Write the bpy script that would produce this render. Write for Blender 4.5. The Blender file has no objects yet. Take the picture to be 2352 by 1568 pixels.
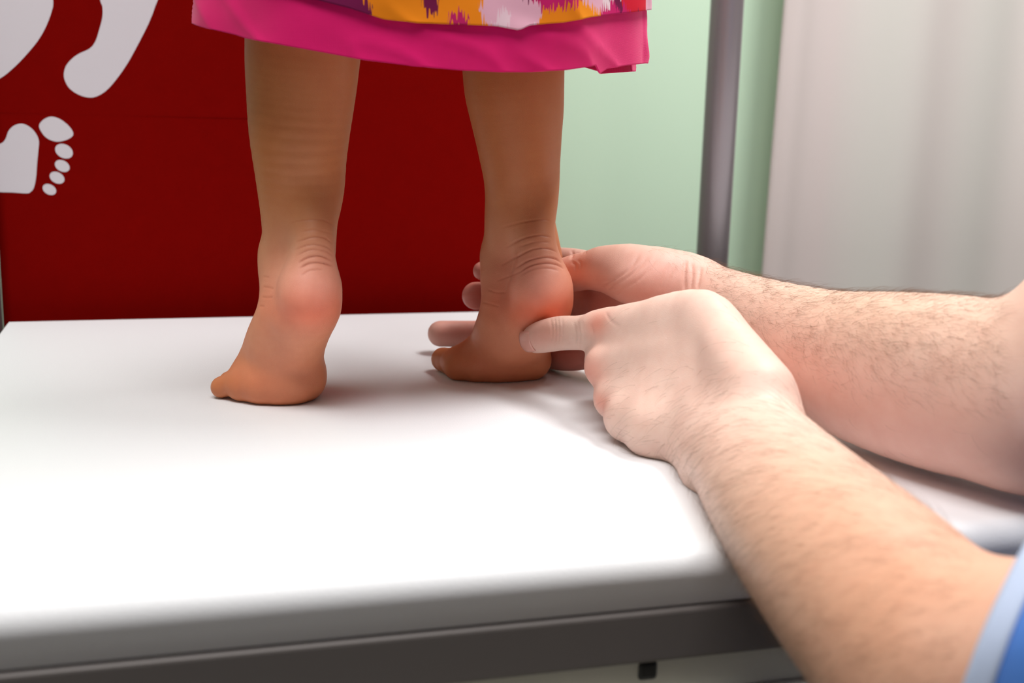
import bpy, bmesh, math, random
import numpy as np
from mathutils import Matrix, Vector

random.seed(7); RNG = np.random.default_rng(11)
SC = bpy.context.scene
COL = SC.collection

# ------------------------------------------------------------------ camera
W, H = 2352.0, 1568.0
CX, CY = W / 2, H / 2
FPX = 2685.75                                   # focal length in pixels (about 41 mm full frame)
RW = np.array([[0.96163959, -0.02784121, 0.27289954],     # world axes seen from the camera (x right, y down, z forward)
               [-0.27305846, -0.19230295, 0.94258085],
               [0.02623679, -0.98094059, -0.19252841]])
ZC = 0.68                                       # height of the couch top above the floor
CAM = np.array([0.0, 0.0, ZC + 0.18])

cd = bpy.data.cameras.new('camera'); cam = bpy.data.objects.new('camera', cd); COL.objects.link(cam)
cd.sensor_width = 36.0; cd.sensor_fit = 'HORIZONTAL'; cd.lens = FPX / W * 36.0
cd.clip_start = 0.02
rot = np.stack([RW @ [1, 0, 0], RW @ [0, -1, 0], RW @ [0, 0, -1]], axis=1)
M4 = np.eye(4); M4[:3, :3] = rot; M4[:3, 3] = CAM
cam.matrix_world = Matrix(M4.tolist())
cd.dof.use_dof = True; cd.dof.focus_distance = 0.73; cd.dof.aperture_fstop = 8.0
SC.camera = cam

# ------------------------------------------------------------------ world and lamps
wd = bpy.data.worlds.new('world'); SC.world = wd; wd.use_nodes = True
wd.node_tree.nodes['Background'].inputs[0].default_value = (0.9, 0.95, 1.0, 1)
wd.node_tree.nodes['Background'].inputs[1].default_value = 0.05


def area_light(name, loc, size, power, color=(1, 1, 1), aim=None):
    ld = bpy.data.lights.new(name, 'AREA'); ld.shape = 'RECTANGLE'
    ld.size, ld.size_y = size; ld.energy = power; ld.color = color
    o = bpy.data.objects.new(name, ld); COL.objects.link(o); o.location = loc
    if aim is not None:
        o.rotation_euler = (Vector(aim) - Vector(loc)).to_track_quat('-Z', 'Y').to_euler()
    return o


CEIL = 2.55
LAMPS = [((-0.10, 0.02), (1.15, 0.55), 25, 'unseen ceiling panel standing in for bounced flash above the photographer'),  # unseen panel in place of flash bounced off the ceiling
         ((1.00, 0.72), (0.55, 1.15), 37, 'added unseen white ceiling lamp before the curtain'),  # unseen, added to brighten the green wall and the curtain
         ((-0.75, 0.60), (0.55, 1.15), 10, 'added unseen white fill lamp nearest the left wall')]  # unseen, added as soft fill from the left
for (lx, ly), sz, pw, _l in LAMPS:
    area_light('unseen_lamp_light', (lx, ly, CEIL - 0.065), sz, pw, (1.0, 0.985, 0.965))
SC.view_settings.view_transform = 'Standard'
SC.view_settings.look = 'None'
SC.view_settings.gamma = 1.0
SC.view_settings.exposure = 0.09
SC.view_settings.use_curve_mapping = False


# ------------------------------------------------------------------ helpers
def P(px, py, d):
    return CAM + RW @ (np.array([(px - CX) / FPX, (py - CY) / FPX, 1.0]) * d)


def G(px, py, z=0.0):
    """the point of a pixel's ray at height z above the couch top"""
    r = RW @ np.array([(px - CX) / FPX, (py - CY) / FPX, 1.0])
    return CAM + r * ((ZC + z - CAM[2]) / r[2])


def onY(px, py, Y):
    """the point of a pixel's ray on the vertical plane y = Y"""
    r = RW @ np.array([(px - CX) / FPX, (py - CY) / FPX, 1.0])
    return CAM + r * (Y / r[1])


def rm(rpx, d):
    return rpx * d / FPX


def proj(V):
    c = (np.asarray(V) - CAM) @ RW
    return CX + FPX * c[:, 0] / c[:, 2], CY + FPX * c[:, 1] / c[:, 2], c[:, 2]


def s2l(c):
    return tuple(((v / 255) / 12.92 if v / 255 <= 0.04045 else ((v / 255 + 0.055) / 1.055) ** 2.4) for v in c)


def empty(name, loc):
    o = bpy.data.objects.new(name, None); COL.objects.link(o); o.location = loc
    o.empty_display_size = 0.05
    bpy.context.view_layer.update()
    return o


def tag(o, label=None, cat=None, kind=None, group=None):
    if label: o['label'] = label
    if cat: o['category'] = cat
    if kind: o['kind'] = kind
    if group: o['group'] = group
    return o


def mesh_obj(name, V, F, mat, parent=None, smooth=True):
    me = bpy.data.meshes.new(name)
    V = np.asarray(V, dtype=float)
    off = np.array(parent_loc(parent))
    me.from_pydata((V - off).tolist(), [], [list(map(int, f)) for f in F])
    me.update()
    if smooth:
        me.polygons.foreach_set('use_smooth', [True] * len(me.polygons))
    o = bpy.data.objects.new(name, me); COL.objects.link(o)
    if mat: me.materials.append(mat)
    if parent is not None:
        o.parent = parent
    return o


def parent_loc(p):
    L = np.zeros(3)
    while p is not None:
        L = L + np.array(p.location); p = p.parent
    return L


def big_mesh(name, V, F, mat, parent=None):
    """numpy quads/tris -> mesh, quickly"""
    me = bpy.data.meshes.new(name)
    V = np.asarray(V, dtype=np.float32) - parent_loc(parent).astype(np.float32)
    F = np.asarray(F, dtype=np.int32); n = F.shape[1]
    me.vertices.add(len(V)); me.vertices.foreach_set('co', V.ravel())
    me.loops.add(F.size); me.loops.foreach_set('vertex_index', F.ravel())
    me.polygons.add(len(F))
    me.polygons.foreach_set('loop_start', np.arange(0, F.size, n, dtype=np.int32))
    me.polygons.foreach_set('use_smooth', np.ones(len(F), dtype=bool))
    me.update(calc_edges=True); me.validate()
    o = bpy.data.objects.new(name, me); COL.objects.link(o)
    if mat: me.materials.append(mat)
    if parent is not None: o.parent = parent
    return o


def box_bm(bm, x0, x1, y0, y1, z0, z1):
    vs = [bm.verts.new((x, y, z)) for x in (x0, x1) for y in (y0, y1) for z in (z0, z1)]
    for f in ((0, 1, 3, 2), (4, 6, 7, 5), (0, 4, 5, 1), (2, 3, 7, 6), (0, 2, 6, 4), (1, 5, 7, 3)):
        bm.faces.new([vs[i] for i in f])


def bm_obj(name, bm, mat, parent=None, bevel=0, seg=3, smooth=False):
    if bevel:
        bmesh.ops.bevel(bm, geom=bm.edges[:] + bm.verts[:], offset=bevel, segments=seg, profile=0.5, affect='EDGES')
    bmesh.ops.recalc_face_normals(bm, faces=bm.faces)
    off = Vector(parent_loc(parent))
    for v in bm.verts: v.co -= off
    me = bpy.data.meshes.new(name); bm.to_mesh(me); bm.free()
    if smooth:
        me.polygons.foreach_set('use_smooth', [True] * len(me.polygons))
    o = bpy.data.objects.new(name, me); COL.objects.link(o)
    if mat: me.materials.append(mat)
    if parent is not None: o.parent = parent
    return o


def box(name, x0, x1, y0, y1, z0, z1, mat, parent=None, bevel=0, seg=3):
    bm = bmesh.new(); box_bm(bm, x0, x1, y0, y1, z0, z1)
    return bm_obj(name, bm, mat, parent, bevel, seg, smooth=bool(bevel) and seg > 3)


# ------------------------------------------------------------------ materials
def mat_new(name):
    m = bpy.data.materials.new(name); m.use_nodes = True
    nt = m.node_tree; b = nt.nodes['Principled BSDF']
    return m, nt, b


def N(nt, kind, **kw):
    n = nt.nodes.new(kind)
    for k, v in kw.items(): setattr(n, k, v)
    return n


def mat_plain(name, rgb, rough=0.6, metal=0.0, bump=0.0, bscale=300.0, var=0.0, vscale=20.0, spec=0.5):
    m, nt, b = mat_new(name)
    b.inputs['Base Color'].default_value = (*rgb, 1)
    b.inputs['Roughness'].default_value = rough; b.inputs['Metallic'].default_value = metal
    b.inputs['Specular IOR Level'].default_value = spec
    tc = N(nt, 'ShaderNodeTexCoord')
    if var:
        no = N(nt, 'ShaderNodeTexNoise'); no.inputs['Scale'].default_value = vscale; no.inputs['Detail'].default_value = 5
        nt.links.new(tc.outputs['Object'], no.inputs['Vector'])
        mx = N(nt, 'ShaderNodeMix', data_type='RGBA')
        mx.inputs[6].default_value = (*[c * (1 - var) for c in rgb], 1)
        mx.inputs[7].default_value = (*[min(1, c * (1 + var)) for c in rgb], 1)
        nt.links.new(no.outputs['Fac'], mx.inputs[0]); nt.links.new(mx.outputs[2], b.inputs['Base Color'])
    if bump:
        no2 = N(nt, 'ShaderNodeTexNoise'); no2.inputs['Scale'].default_value = bscale; no2.inputs['Detail'].default_value = 3
        nt.links.new(tc.outputs['Object'], no2.inputs['Vector'])
        bp = N(nt, 'ShaderNodeBump'); bp.inputs['Strength'].default_value = bump; bp.inputs['Distance'].default_value = 0.001
        nt.links.new(no2.outputs['Fac'], bp.inputs['Height']); nt.links.new(bp.outputs['Normal'], b.inputs['Normal'])
    return m


def mat_cloth(name, rgb, weave=2500.0, var=0.1, rough=0.85, bump=0.25, sheen=0.2):
    m = mat_plain(name, rgb, rough, 0, 0, 0, var, 60)
    nt = m.node_tree; b = nt.nodes['Principled BSDF']
    b.inputs['Sheen Weight'].default_value = sheen; b.inputs['Specular IOR Level'].default_value = 0.2
    tc = N(nt, 'ShaderNodeTexCoord')
    hs = []
    for d in ('X', 'Z'):
        w = N(nt, 'ShaderNodeTexWave', bands_direction=d); w.inputs['Scale'].default_value = weave / 6.28
        w.inputs['Distortion'].default_value = 1.5
        nt.links.new(tc.outputs['Object'], w.inputs['Vector']); hs.append(w)
    ad = N(nt, 'ShaderNodeMath', operation='ADD')
    nt.links.new(hs[0].outputs['Fac'], ad.inputs[0]); nt.links.new(hs[1].outputs['Fac'], ad.inputs[1])
    bp = N(nt, 'ShaderNodeBump'); bp.inputs['Strength'].default_value = bump; bp.inputs['Distance'].default_value = 0.0004
    nt.links.new(ad.outputs[0], bp.inputs['Height']); nt.links.new(bp.outputs['Normal'], b.inputs['Normal'])
    return m


def mat_skin(name, sss=0.12, rough=0.5, fine=1200.0):
    """skin colour comes from the vertex attribute 'skin' (pigment, flush, and some painted shade and light), mottled by noise"""
    m, nt, b = mat_new(name)
    at = N(nt, 'ShaderNodeAttribute', attribute_name='skin')
    tc = N(nt, 'ShaderNodeTexCoord')
    n1 = N(nt, 'ShaderNodeTexNoise'); n1.inputs['Scale'].default_value = 85; n1.inputs['Detail'].default_value = 9; n1.inputs['Roughness'].default_value = .62
    nt.links.new(tc.outputs['Object'], n1.inputs['Vector'])
    rp = N(nt, 'ShaderNodeMix', data_type='RGBA'); rp.inputs[6].default_value = (0.93, 0.84, 0.82, 1); rp.inputs[7].default_value = (1.07, 1.14, 1.15, 1)
    nt.links.new(n1.outputs['Fac'], rp.inputs[0])
    mu = N(nt, 'ShaderNodeMix', data_type='RGBA', blend_type='MULTIPLY'); mu.inputs[0].default_value = 1
    nt.links.new(at.outputs['Color'], mu.inputs[6]); nt.links.new(rp.outputs[2], mu.inputs[7])
    nt.links.new(mu.outputs[2], b.inputs['Base Color'])
    b.inputs['Roughness'].default_value = rough
    b.inputs['Specular IOR Level'].default_value = 0.35
    b.inputs['Subsurface Weight'].default_value = sss
    b.inputs['Subsurface Radius'].default_value = (1.0, 0.35, 0.2)
    b.inputs['Subsurface Scale'].default_value = 0.006
    v = N(nt, 'ShaderNodeTexVoronoi', feature='DISTANCE_TO_EDGE'); v.inputs['Scale'].default_value = fine
    nt.links.new(tc.outputs['Object'], v.inputs['Vector'])
    bp = N(nt, 'ShaderNodeBump'); bp.inputs['Strength'].default_value = 0.35; bp.inputs['Distance'].default_value = 0.0003
    nt.links.new(v.outputs['Distance'], bp.inputs['Height']); nt.links.new(bp.outputs['Normal'], b.inputs['Normal'])
    return m


M_WALLG = mat_plain('green_paint', s2l((216, 244, 217)), 0.8, bump=0.1, bscale=200)
M_WALLDULL = mat_plain('dull_wall_paint', s2l((125, 122, 118)), 0.85, bump=0.1, bscale=200)  # unseen walls toned down to cut the light they bounce
M_CEIL = mat_plain('ceiling_paint', s2l((238, 238, 234)), 0.9)
M_FLOOR = mat_plain('vinyl_floor', s2l((105, 100, 95)), 0.5, var=0.15, vscale=40)
M_VINYL = mat_plain('white_vinyl', s2l((237, 237, 240)), 0.42, bump=0.12, bscale=900, spec=0.4)
M_RAIL = mat_plain('grey_metal', s2l((112, 106, 104)), 0.5, metal=0.25, var=0.06, vscale=8)
M_POST = mat_plain('grey_aluminium', s2l((142, 132, 136)), 0.35, metal=0.35)
M_BLACK = mat_plain('black_plastic', (0.008, 0.008, 0.008), 0.5)
M_PALE = mat_plain('pale_metal', s2l((205, 203, 192)), 0.4, metal=0.1)
M_RED = mat_cloth('red_banner_fabric', (0.185, 0.0012, 0.0004), weave=1500, var=0.08, bump=0.15, sheen=0.0)
M_RED.node_tree.nodes['Principled BSDF'].inputs['Specular IOR Level'].default_value = 0.03
M_PRINT = mat_plain('white_print', s2l((214, 209, 216)), 0.7)
M_CURT = mat_plain('curtain_cloth', s2l((214, 206, 201)), 0.9)


def curtain_stripes():
    """broad faint woven stripes, greyish and pinkish"""
    nt = M_CURT.node_tree; bs = nt.nodes['Principled BSDF']
    tc = N(nt, 'ShaderNodeTexCoord'); sx = N(nt, 'ShaderNodeSeparateXYZ'); nt.links.new(tc.outputs['Object'], sx.inputs[0])
    n1 = N(nt, 'ShaderNodeTexNoise', noise_dimensions='1D'); n1.inputs['Scale'].default_value = 6; n1.inputs['Detail'].default_value = 0
    nt.links.new(sx.outputs[0], n1.inputs['W'])
    rp = N(nt, 'ShaderNodeValToRGB'); cr = rp.color_ramp
    cr.elements[0].position = .36; cr.elements[0].color = (*s2l((212, 211, 204)), 1)
    cr.elements[1].position = .64; cr.elements[1].color = (*s2l((220, 207, 204)), 1)
    nt.links.new(n1.outputs['Fac'], rp.inputs[0]); nt.links.new(rp.outputs[0], bs.inputs['Base Color'])


curtain_stripes()
M_SKIN_C = mat_skin('child_skin', 0.12, 0.48)
M_SKIN_M = mat_skin('adult_skin', 0.12, 0.45)
M_NAIL = mat_plain('nail', s2l((226, 166, 152)), 0.3)
M_HAIR = mat_plain('brown_hair', s2l((112, 76, 48)), 0.5)
M_PINK = mat_cloth('magenta_cotton', s2l((238, 14, 114)), weave=4000, var=0.07)
M_BLUE = mat_cloth('blue_shirt', s2l((74, 122, 200)), weave=4000, var=0.06)
M_BLUEHEM = mat_cloth('pale_blue_hem', s2l((178, 190, 216)), weave=4000, var=0.04)


def mat_print():
    m, nt, b = mat_new('ikat_print')
    b.inputs['Roughness'].default_value = 0.85; b.inputs['Specular IOR Level'].default_value = 0.2
    uv = N(nt, 'ShaderNodeUVMap', uv_map='uv')           # metres along the hem and up the skirt
    sx = N(nt, 'ShaderNodeSeparateXYZ'); nt.links.new(uv.outputs[0], sx.inputs[0])
    # jagged, thread-like vertical ends: every thread is shifted up or down a little
    th = N(nt, 'ShaderNodeTexNoise', noise_dimensions='2D'); th.inputs['Scale'].default_value = 1.0; th.inputs['Detail'].default_value = 1
    cv = N(nt, 'ShaderNodeCombineXYZ')
    mu = N(nt, 'ShaderNodeMath', operation='MULTIPLY'); mu.inputs[1].default_value = 900
    nt.links.new(sx.outputs[0], mu.inputs[0]); nt.links.new(mu.outputs[0], cv.inputs[0])
    mv = N(nt, 'ShaderNodeMath', operation='MULTIPLY'); mv.inputs[1].default_value = 25
    nt.links.new(sx.outputs[1], mv.inputs[0]); nt.links.new(mv.outputs[0], cv.inputs[1])
    nt.links.new(cv.outputs[0], th.inputs['Vector'])
    sh = N(nt, 'ShaderNodeMath', operation='MULTIPLY_ADD'); sh.inputs[1].default_value = 0.016; sh.inputs[2].default_value = -0.008
    nt.links.new(th.outputs['Fac'], sh.inputs[0])
    av = N(nt, 'ShaderNodeMath', operation='ADD'); nt.links.new(sx.outputs[1], av.inputs[0]); nt.links.new(sh.outputs[0], av.inputs[1])
    c2 = N(nt, 'ShaderNodeCombineXYZ'); nt.links.new(sx.outputs[0], c2.inputs[0]); nt.links.new(av.outputs[0], c2.inputs[1])
    vo = N(nt, 'ShaderNodeTexVoronoi', voronoi_dimensions='2D'); vo.inputs['Scale'].default_value = 38
    vo.inputs['Randomness'].default_value = 0.9
    nt.links.new(c2.outputs[0], vo.inputs['Vector'])
    s2 = N(nt, 'ShaderNodeSeparateColor'); nt.links.new(vo.outputs['Color'], s2.inputs[0])
    rp = N(nt, 'ShaderNodeValToRGB'); cr = rp.color_ramp; cr.interpolation = 'CONSTANT'
    stops = [(0.0, (248, 140, 20)), (0.36, (236, 178, 196)), (0.56, (205, 30, 105)), (0.70, (250, 150, 25)), (0.80, (120, 20, 75)), (0.88, (240, 215, 220)), (0.94, (215, 25, 50))]
    cr.elements[0].position = 0; cr.elements[0].color = (*s2l(stops[0][1]), 1)
    cr.elements[1].position = stops[1][0]; cr.elements[1].color = (*s2l(stops[1][1]), 1)
    for p_, c_ in stops[2:]:
        e = cr.elements.new(p_); e.color = (*s2l(c_), 1)
    nt.links.new(s2.outputs[0], rp.inputs[0])
    # small dabs of other dyes over the big patches
    v2 = N(nt, 'ShaderNodeTexVoronoi', voronoi_dimensions='2D'); v2.inputs['Scale'].default_value = 105
    nt.links.new(c2.outputs[0], v2.inputs['Vector'])
    s3 = N(nt, 'ShaderNodeSeparateColor'); nt.links.new(v2.outputs['Color'], s3.inputs[0])
    gt = N(nt, 'ShaderNodeMath', operation='GREATER_THAN'); gt.inputs[1].default_value = .84; nt.links.new(s3.outputs[1], gt.inputs[0])
    r2 = N(nt, 'ShaderNodeValToRGB'); c3 = r2.color_ramp; c3.interpolation = 'CONSTANT'
    c3.elements[0].color = (*s2l((240, 205, 215)), 1); c3.elements[1].position = .4; c3.elements[1].color = (*s2l((196, 30, 100)), 1)
    e = c3.elements.new(.75); e.color = (*s2l((118, 20, 70)), 1)
    nt.links.new(s3.outputs[0], r2.inputs[0])
    mx = N(nt, 'ShaderNodeMix', data_type='RGBA'); nt.links.new(gt.outputs[0], mx.inputs[0])
    nt.links.new(rp.outputs[0], mx.inputs[6]); nt.links.new(r2.outputs[0], mx.inputs[7])
    nt.links.new(mx.outputs[2], b.inputs['Base Color'])
    return m


M_IKAT = mat_print()

# ------------------------------------------------------------------ the room
R0, R1, YF, YB = -1.6, 2.3, -1.9, 1.52


def struct(o):
    o['kind'] = 'structure'; return o


struct(box('floor', R0, R1, YF, YB, -0.05, 0, M_FLOOR))
struct(box('ceiling', R0, R1, YF, YB, CEIL, CEIL + 0.05, M_CEIL))
struct(box('wall_back', R0, R1, YB, YB + 0.05, 0, CEIL, M_WALLG))
struct(box('wall_front', R0, R1, YF - 0.05, YF, 0, CEIL, M_WALLDULL))
struct(box('wall_left', R0 - 0.05, R0, YF, YB, 0, CEIL, M_WALLDULL))
struct(box('wall_right', R1, R1 + 0.05, YF, YB, 0, CEIL, M_WALLDULL))


# housings of the unseen ceiling lamps, added with their lights
M_LAMPW = mat_plain('lamp_white', (0.8, 0.8, 0.8), 0.5)
for (lx, ly), (wx, wy), pw, lab in LAMPS:
    t = empty('unseen_ceiling_lamp', (lx, ly, CEIL)); tag(t, lab, 'ceiling lamp', group='unseen ceiling lamps')
    wx = wx / 2 + .025; wy = wy / 2 + .025
    box('housing', lx - wx, lx + wx, ly - wy, ly + wy, CEIL - .06, CEIL, M_LAMPW, t)

# ------------------------------------------------------------------ treatment couch
XL, XR, YN, YB_C = -0.136, 1.72, 0.428, 1.024
t = empty('treatment_couch', ((XL + XR) / 2, (YN + YB_C) / 2, 0))
tag(t, 'white padded treatment couch on a grey metal frame, under the bare feet', 'couch')


def pad():
    """one profile (rounded front edge) swept along the couch"""
    pr = [(YN + .0036, ZC - .0255)]
    for k in range(13):
        a = math.radians(192) - k / 12 * math.radians(102)
        pr.append((YN + .0105 + .0105 * math.cos(a), ZC - .0105 + .0105 * math.sin(a)))
    for k in range(5):
        a = math.pi / 2 - k / 4 * math.pi / 2
        pr.append((YB_C - .003 + .003 * math.cos(a), ZC - .003 + .003 * math.sin(a)))
    pr.append((YB_C, ZC - .0255))
    n = len(pr); V = []; F = []
    for x, s in ((XL, .0), (XL + .0015, .0015), (XR - .0015, .0015), (XR, 0)):
        for (y, z) in pr:
            V.append((x, y, z - (.0015 - s if z > ZC - .02 else 0)))
    for i in range(3):
        for k in range(n):
            F.append((i * n + k, i * n + (k + 1) % n, (i + 1) * n + (k + 1) % n, (i + 1) * n + k))
    F.append(tuple(range(n - 1, -1, -1))); F.append(tuple(range(3 * n, 4 * n)))
    return V, F


V, F = pad()
o = mesh_obj('pad', V, F, M_VINYL, t)
o.data.set_sharp_from_angle(angle=math.radians(50))
fr = bm = bmesh.new(); box_bm(bm, XL + .004, XR - .004, YN + 0.001, YN + 0.03, ZC - 0.050, ZC - 0.0262)
bm_obj('front_rail', bm, M_RAIL, t, bevel=0.002)
box('rear_rail', XL + .004, XR - .004, YB_C - .03, YB_C - .002, ZC - 0.050, ZC - 0.0262, M_RAIL, t, 0.002)
box('end_rail', XL + .004, XL + .034, YN + .031, YB_C - .031, ZC - 0.050, ZC - 0.0262, M_RAIL, t, 0.002)
box('end_rail', XR - .034, XR - .004, YN + .031, YB_C - .031, ZC - 0.050, ZC - 0.0262, M_RAIL, t, 0.002)
inner = box('lower_beam', XL + .05, XR - .05, YN + .006, YN + .05, ZC - 0.068, ZC - 0.0502, M_PALE, t, 0.001)
low = box('lower_channel', XL + .05, XR - .05, YN - .007, YN + .05, ZC - 0.10, ZC - 0.0682, M_PALE, t, 0.0015)
sl = onY(1488, 1540, YN + .0055)
box('slot', sl[0] - .0045, sl[0] + .0045, YN + .0045, YN + .008, sl[2] - .0045, sl[2] + .0045, M_BLACK, inner, 0.002)
for lx in (XL + .12, XR - .16):
    for ly in (YN + .06, YB_C - .1):
        box('leg', lx, lx + .04, ly, ly + .04, 0.0, ZC - .0502, M_RAIL, t, 0.003)

# ------------------------------------------------------------------ red banner stand, posts, curtain
YBAN = 1.062
bl = onY(6, 700, YBAN)[0]; br = onY(1205, 700, YBAN)[0]


def tube(name, x, y, r, z0, z1, mat, parent=None, n=24):
    V = []; F = []
    for z in (z0, z1):
        for k in range(n):
            a = 2 * math.pi * k / n; V.append((x + r * math.cos(a), y + r * math.sin(a), z))
    for k in range(n):
        F.append((k, (k + 1) % n, n + (k + 1) % n, n + k))
    F.append(tuple(range(n - 1, -1, -1))); F.append(tuple(range(n, 2 * n)))
    return mesh_obj(name, V, F, mat, parent)


bt = empty('banner_stand', ((bl + br) / 2, YBAN, 0))
tag(bt, 'dark red fabric banner with white footprints, standing behind the couch', 'banner')


def banner():
    nx, nz = 60, 40; V = []; F = []
    for j in range(nz + 1):
        for i in range(nx + 1):
            x = bl + (br - bl) * i / nx; z = 0.03 + (1.95 - .03) * j / nz
            y = YBAN + .0003 * math.sin(3.1 * z + 5 * x) + .0002 * math.sin(17 * x)
            V.append((x, y, z))
    for j in range(nz):
        for i in range(nx):
            a = j * (nx + 1) + i; F.append((a, a + 1, a + nx + 2, a + nx + 1))
    return V, F


V, F = banner()
fab = mesh_obj('fabric', V, F, M_RED, bt)
so = fab.modifiers.new('thick', 'SOLIDIFY'); so.thickness = 0.0010; so.offset = 1
zs = onY(200, 262, YBAN)[2]
box('seam', bl + .002, br - .002, YBAN - .0010, YBAN - .0004, zs - .0006, zs + .0006, M_RED, fab)
tube('post', bl - .017, YBAN, .0165, .03, 1.98, M_POST, bt)
box('foot', bl - .035, bl + .001, YBAN - .12, YBAN + .12, 0, .03, M_BLACK, bt, .004)
box('foot', br - .04, br, YBAN - .10, YBAN + .10, 0, .03, M_BLACK, bt, .004)
box('top_bar', bl, br, YBAN - .01, YBAN + .01, 1.95, 1.97, M_POST, bt, .003)
zz = onY(5, 747, YBAN)[2]
tube('collar', bl - .017, YBAN, .0172, zz - .012, zz - .004, M_BLACK, bt)


def crom(pts, n=8, closed=True):
    pts = np.asarray(pts, float); m = len(pts); out = []
    rng = m if closed else m - 1
    for i in range(rng):
        if closed:
            p0, p1, p2, p3 = pts[(i - 1) % m], pts[i], pts[(i + 1) % m], pts[(i + 2) % m]
        else:
            p0, p1, p2, p3 = pts[max(i - 1, 0)], pts[i], pts[i + 1], pts[min(i + 2, m - 1)]
        for k in range(n):
            s = k / n
            out.append(0.5 * ((2 * p1) + (-p0 + p2) * s + (2 * p0 - 5 * p1 + 4 * p2 - p3) * s * s + (-p0 + 3 * p1 - 3 * p2 + p3) * s ** 3))
    if not closed: out.append(pts[-1])
    return np.array(out)


def print_shape(name, pix):
    c = crom(pix, 8)
    bm = bmesh.new(); vs = []
    for (x, y) in c:
        w = onY(x, y, YBAN - .0011); w[0] = max(w[0], bl + .001 + .00001 * len(vs)); vs.append(bm.verts.new(w))
    from mathutils.geometry import tessellate_polygon
    for tri in tessellate_polygon([[Vector((x, -y, 0)) for x, y in c]]):
        bm.faces.new([vs[k] for k in tri])
    o = bm_obj(name, bm, M_PRINT, fab)
    return o


def ell(cx, cy, a, b, ang, n=14, pw=1.0):
    r = math.radians(ang); out = []
    for k in range(n):
        u = 2 * math.pi * k / n
        x, y = a * math.cos(u), b * math.sin(u)
        out.append((cx + x * math.cos(r) - y * math.sin(r), cy + x * math.sin(r) + y * math.cos(r)))
    return out


fp = print_shape('footprint', [(122, 0), (119, 25), (106, 60), (88, 92), (62, 124), (32, 155), (0, 180), (-40, 195), (-90, 180), (-130, 120), (-140, 30), (-120, -90), (-70, -190), (-10, -260), (60, -300), (110, -270), (130, -200), (118, -120), (114, -60)])
fp = print_shape('footprint', [(359, 8), (350, 33), (336, 65), (310, 115), (290, 150), (265, 185), (245, 207), (225, 220), (205, 224), (180, 217), (158, 201), (147, 177), (150, 155), (162, 138), (180, 124), (205, 112), (218, 97), (226, 75), (235, 40), (235, 15), (230, 0), (215, -70), (225, -150), (270, -190), (330, -200), (385, -160), (400, -100), (380, -40)])
fp = print_shape('footprint', [(0, 330), (12, 320), (20, 300), (33, 288), (50, 284), (66, 290), (80, 303), (89, 322), (88, 345), (85, 375), (83, 405), (78, 430), (70, 441), (60, 444), (30, 442), (0, 441), (-60, 436), (-120, 420), (-150, 390), (-150, 350), (-120, 325), (-70, 325), (-30, 335)])
print_shape('footprint_toe', [(90, 292), (97, 277), (115, 268), (135, 272), (155, 286), (167, 302), (166, 313), (150, 322), (128, 325), (105, 315)])
for (x, y, a, b_) in ((147, 347, 21.5, 15.5), (143, 381, 18, 12.5), (131, 408, 18, 12.5), (113.5, 435, 16.5, 11.5)):
    print_shape('footprint_toe', ell(x, y, a, b_, 28))

# the lone metal post before the green wall
pp = onY(1653, 300, 1.12)
pt = empty('metal_post', (pp[0], 1.12, 0)); tag(pt, 'round grey metal post standing before the pale green wall', 'post')
tube('pole', pp[0], 1.12, .0168, .02, 2.2, M_POST, pt)
tube('base', pp[0], 1.12, .11, 0, .02, M_POST, pt)


# pale curtain on the right
def curtain():
    YC0 = 1.465
    x0 = onY(1772, 300, YC0)[0]; x1 = x0 + 1.25
    nx, nz = 220, 24; V = []; F = []
    for j in range(nz + 1):
        for i in range(nx + 1):
            u = i / nx; x = x0 + (x1 - x0) * u; z = .04 + 2.3 * j / nz
            s = x - x0
            y = YC0 + .010 * math.sin(s * 21 + .3 * math.sin(3 * z)) + .004 * math.sin(s * 47 + 1.3) - .022 * math.exp(-((s - .02) / .03) ** 2)
            V.append((x - (z - 1.0) * .0 + .012 * (z - 1), y, z))
    for j in range(nz):
        for i in range(nx):
            a = j * (nx + 1) + i; F.append((a, a + 1, a + nx + 2, a + nx + 1))
    return V, F, x0, x1, YC0


V, F, cx0, cx1, YC0 = curtain()
ct = empty('curtain', ((cx0 + cx1) / 2, YC0, 0)); tag(ct, 'pale grey pink curtain hanging in soft folds on the right', 'curtain')
o = mesh_obj('cloth', V, F, M_CURT, ct); so = o.modifiers.new('thick', 'SOLIDIFY'); so.thickness = .001
bm = bmesh.new(); bmesh.ops.create_cone(bm, cap_ends=True, segments=16, radius1=.012, radius2=.012, depth=cx1 - cx0 + .1,
    matrix=Matrix.Translation(((cx0 + cx1) / 2, YC0, 2.36)) @ Matrix.Rotation(math.pi / 2, 4, 'Y'))
bm_obj('curtain_rod', bm, M_POST, ct, smooth=True)
for xx in (cx0 + .02, cx1 - .02):
    box('ceiling_bracket', xx - .006, xx + .006, YC0 - .006, YC0 + .006, 2.36, CEIL, M_POST, ct)


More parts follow.
